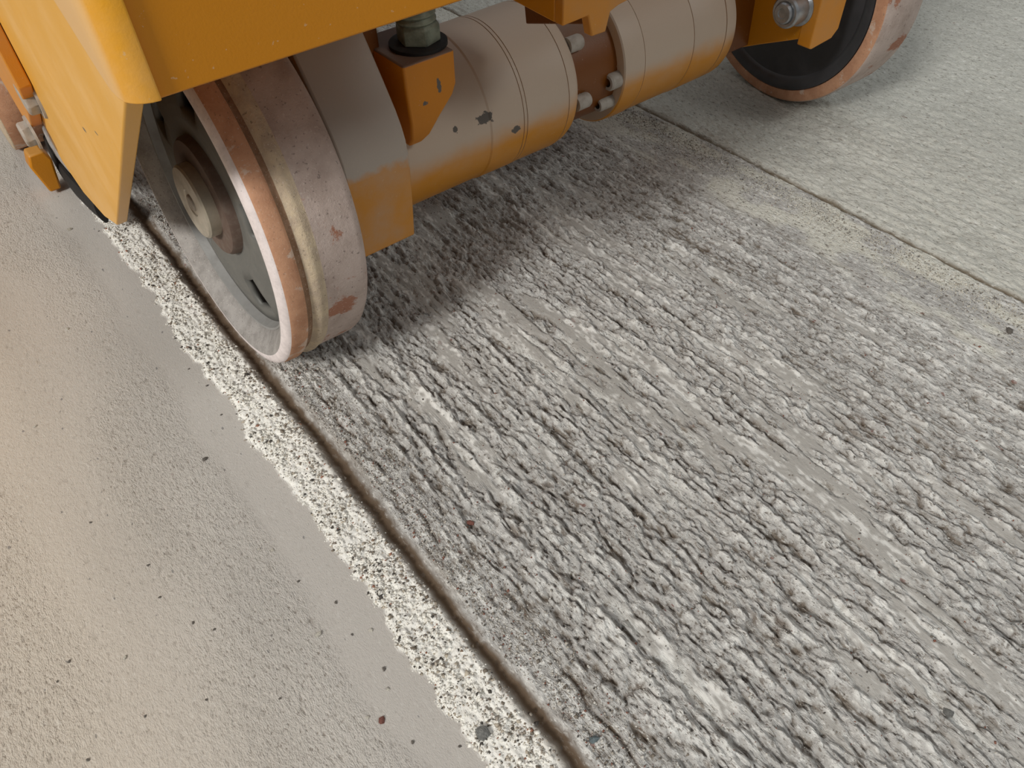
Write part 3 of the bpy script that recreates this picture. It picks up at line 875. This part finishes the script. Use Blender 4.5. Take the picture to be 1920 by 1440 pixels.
def stone_mat(name, c):
    t = NT(name); t.base(t.mix(t.ramp(t.noise(3.0, 4, 0.7), 0.35, 0.65), lin(*c), lin(*[int(q * 0.8) for q in c])))
    t.rough(0.85); t.bump(t.noise(6, 4, 0.7), 0.05, 0.5)
    return t.m


SM = {'pale': stone_mat('stone_pale', (226, 220, 206)), 'dark': stone_mat('stone_dark', (118, 112, 104)), 'red': stone_mat('stone_red', (142, 92, 80)),
      'blue': stone_mat('stone_blue_grey', (120, 134, 138)), 'grey': stone_mat('stone_grey', (136, 136, 132))}
CM = {(c, i): chip_mesh(100 + i * 7 + j, SM[c], 'chip_' + c) for j, c in enumerate(SM) for i in range(3)}


def chip(name, x, y, size, colour, label, group=None, stretch=1.0):
    o = bpy.data.objects.new(name, CM[(colour, random.randrange(3))])
    z = float(height(x, y)[0])
    o.location = (x, y, z + size * 0.14)
    o.scale = (size / 2, size / 2 * stretch, size / 2)
    o.rotation_euler = (random.uniform(-0.3, 0.3), random.uniform(-0.3, 0.3), random.uniform(0, 6.28))
    link(o); tag(o, label, 'stone chip', group)
    return o


def ground(px, py):
    """where a sight line through the photograph meets the floor"""
    d = R @ np.array([px - 960, py - 720, 1395.15])
    return (-d[0] * CAM_H / d[2], -d[1] * CAM_H / d[2])


special = [(906, 1376, 0.0085, 'grey', 'flat grey stone chip lying in the crumb line, the largest there', 1.6),
           (1113, 1387, 0.0065, 'blue', 'round blue-grey pebble in the rubble right of the brown groove', 1.0),
           (880, 976, 0.0048, 'red', 'small rust-red stone chip in the rubble right of the brown groove', 1.7),
           (131, 431, 0.0050, 'pale', 'pale stone chip alone on the smooth floor below the pointed skirt tip', 1.0),
           (597, 1190, 0.0042, 'pale', 'pale stone chip at the end of a hairline scratch in the smooth floor', 1.0),
           (1780, 1335, 0.0070, 'grey', 'grey-green pebble bedded among ridges at the lower right of the milled lane', 1.0),
           (1892, 622, 0.0070, 'dark', 'dark grey pebble in the pale grit band at the far right', 1.0),
           (716, 1352, 0.0045, 'red', 'reddish brown grain on the smooth floor near the crumb line at the bottom', 1.0),
           (385, 862, 0.0048, 'dark', 'dark stone chip with pale crumb on the smooth floor left of the crumb line', 1.0)]
for (px, py, sz_, c, lab, st_) in special:
    gx_, gy_ = ground(px, py)
    chip('stone_chip', gx_, gy_, sz_, c, lab, None, st_)
spots = [(485, 318, 'd'), (205, 145, 'd'), (127, 617, 'p'), (66, 800, 'p'), (486, 1030, 'p'), (512, 1032, 'p'), (234, 1234, 'p'), (130, 1240, 'd'), (108, 1278, 'd'),
         (402, 1180, 'd'), (362, 1168, 'd'), (387, 1312, 'd'), (272, 1343, 'd'), (695, 1182, 'p'), (720, 1255, 'd'), (727, 1292, 'p'), (690, 1345, 'p'), (774, 1392, 'd'),
         (862, 1400, 'd'), (354, 692, 'd'), (405, 715, 'd'), (415, 778, 'd'), (170, 980, 'd'), (278, 1060, 'd'), (165, 1425, 'd'), (525, 1310, 'd'), (630, 1130, 'd'),
         (660, 1190, 'd'), (560, 1090, 'd'), (300, 1120, 'd')]
for (px, py, c) in spots:
    gx_, gy_ = ground(px, py)
    if gx_ > edge_x(np.array([gy_]))[0] - 0.003: gx_ = edge_x(np.array([gy_]))[0] - 0.005
    if c == 'd':
        chip('stone_chip', gx_, gy_, random.uniform(0.0018, 0.0028), 'dark', 'tiny dark grain lying on the smooth floor beside the crumb line', 'dark grains on the smooth floor')
    else:
        chip('stone_chip', gx_, gy_, random.uniform(0.0026, 0.0036), 'pale', 'tiny pale grain lying on the smooth floor beside the crumb line', 'pale grains on the smooth floor')
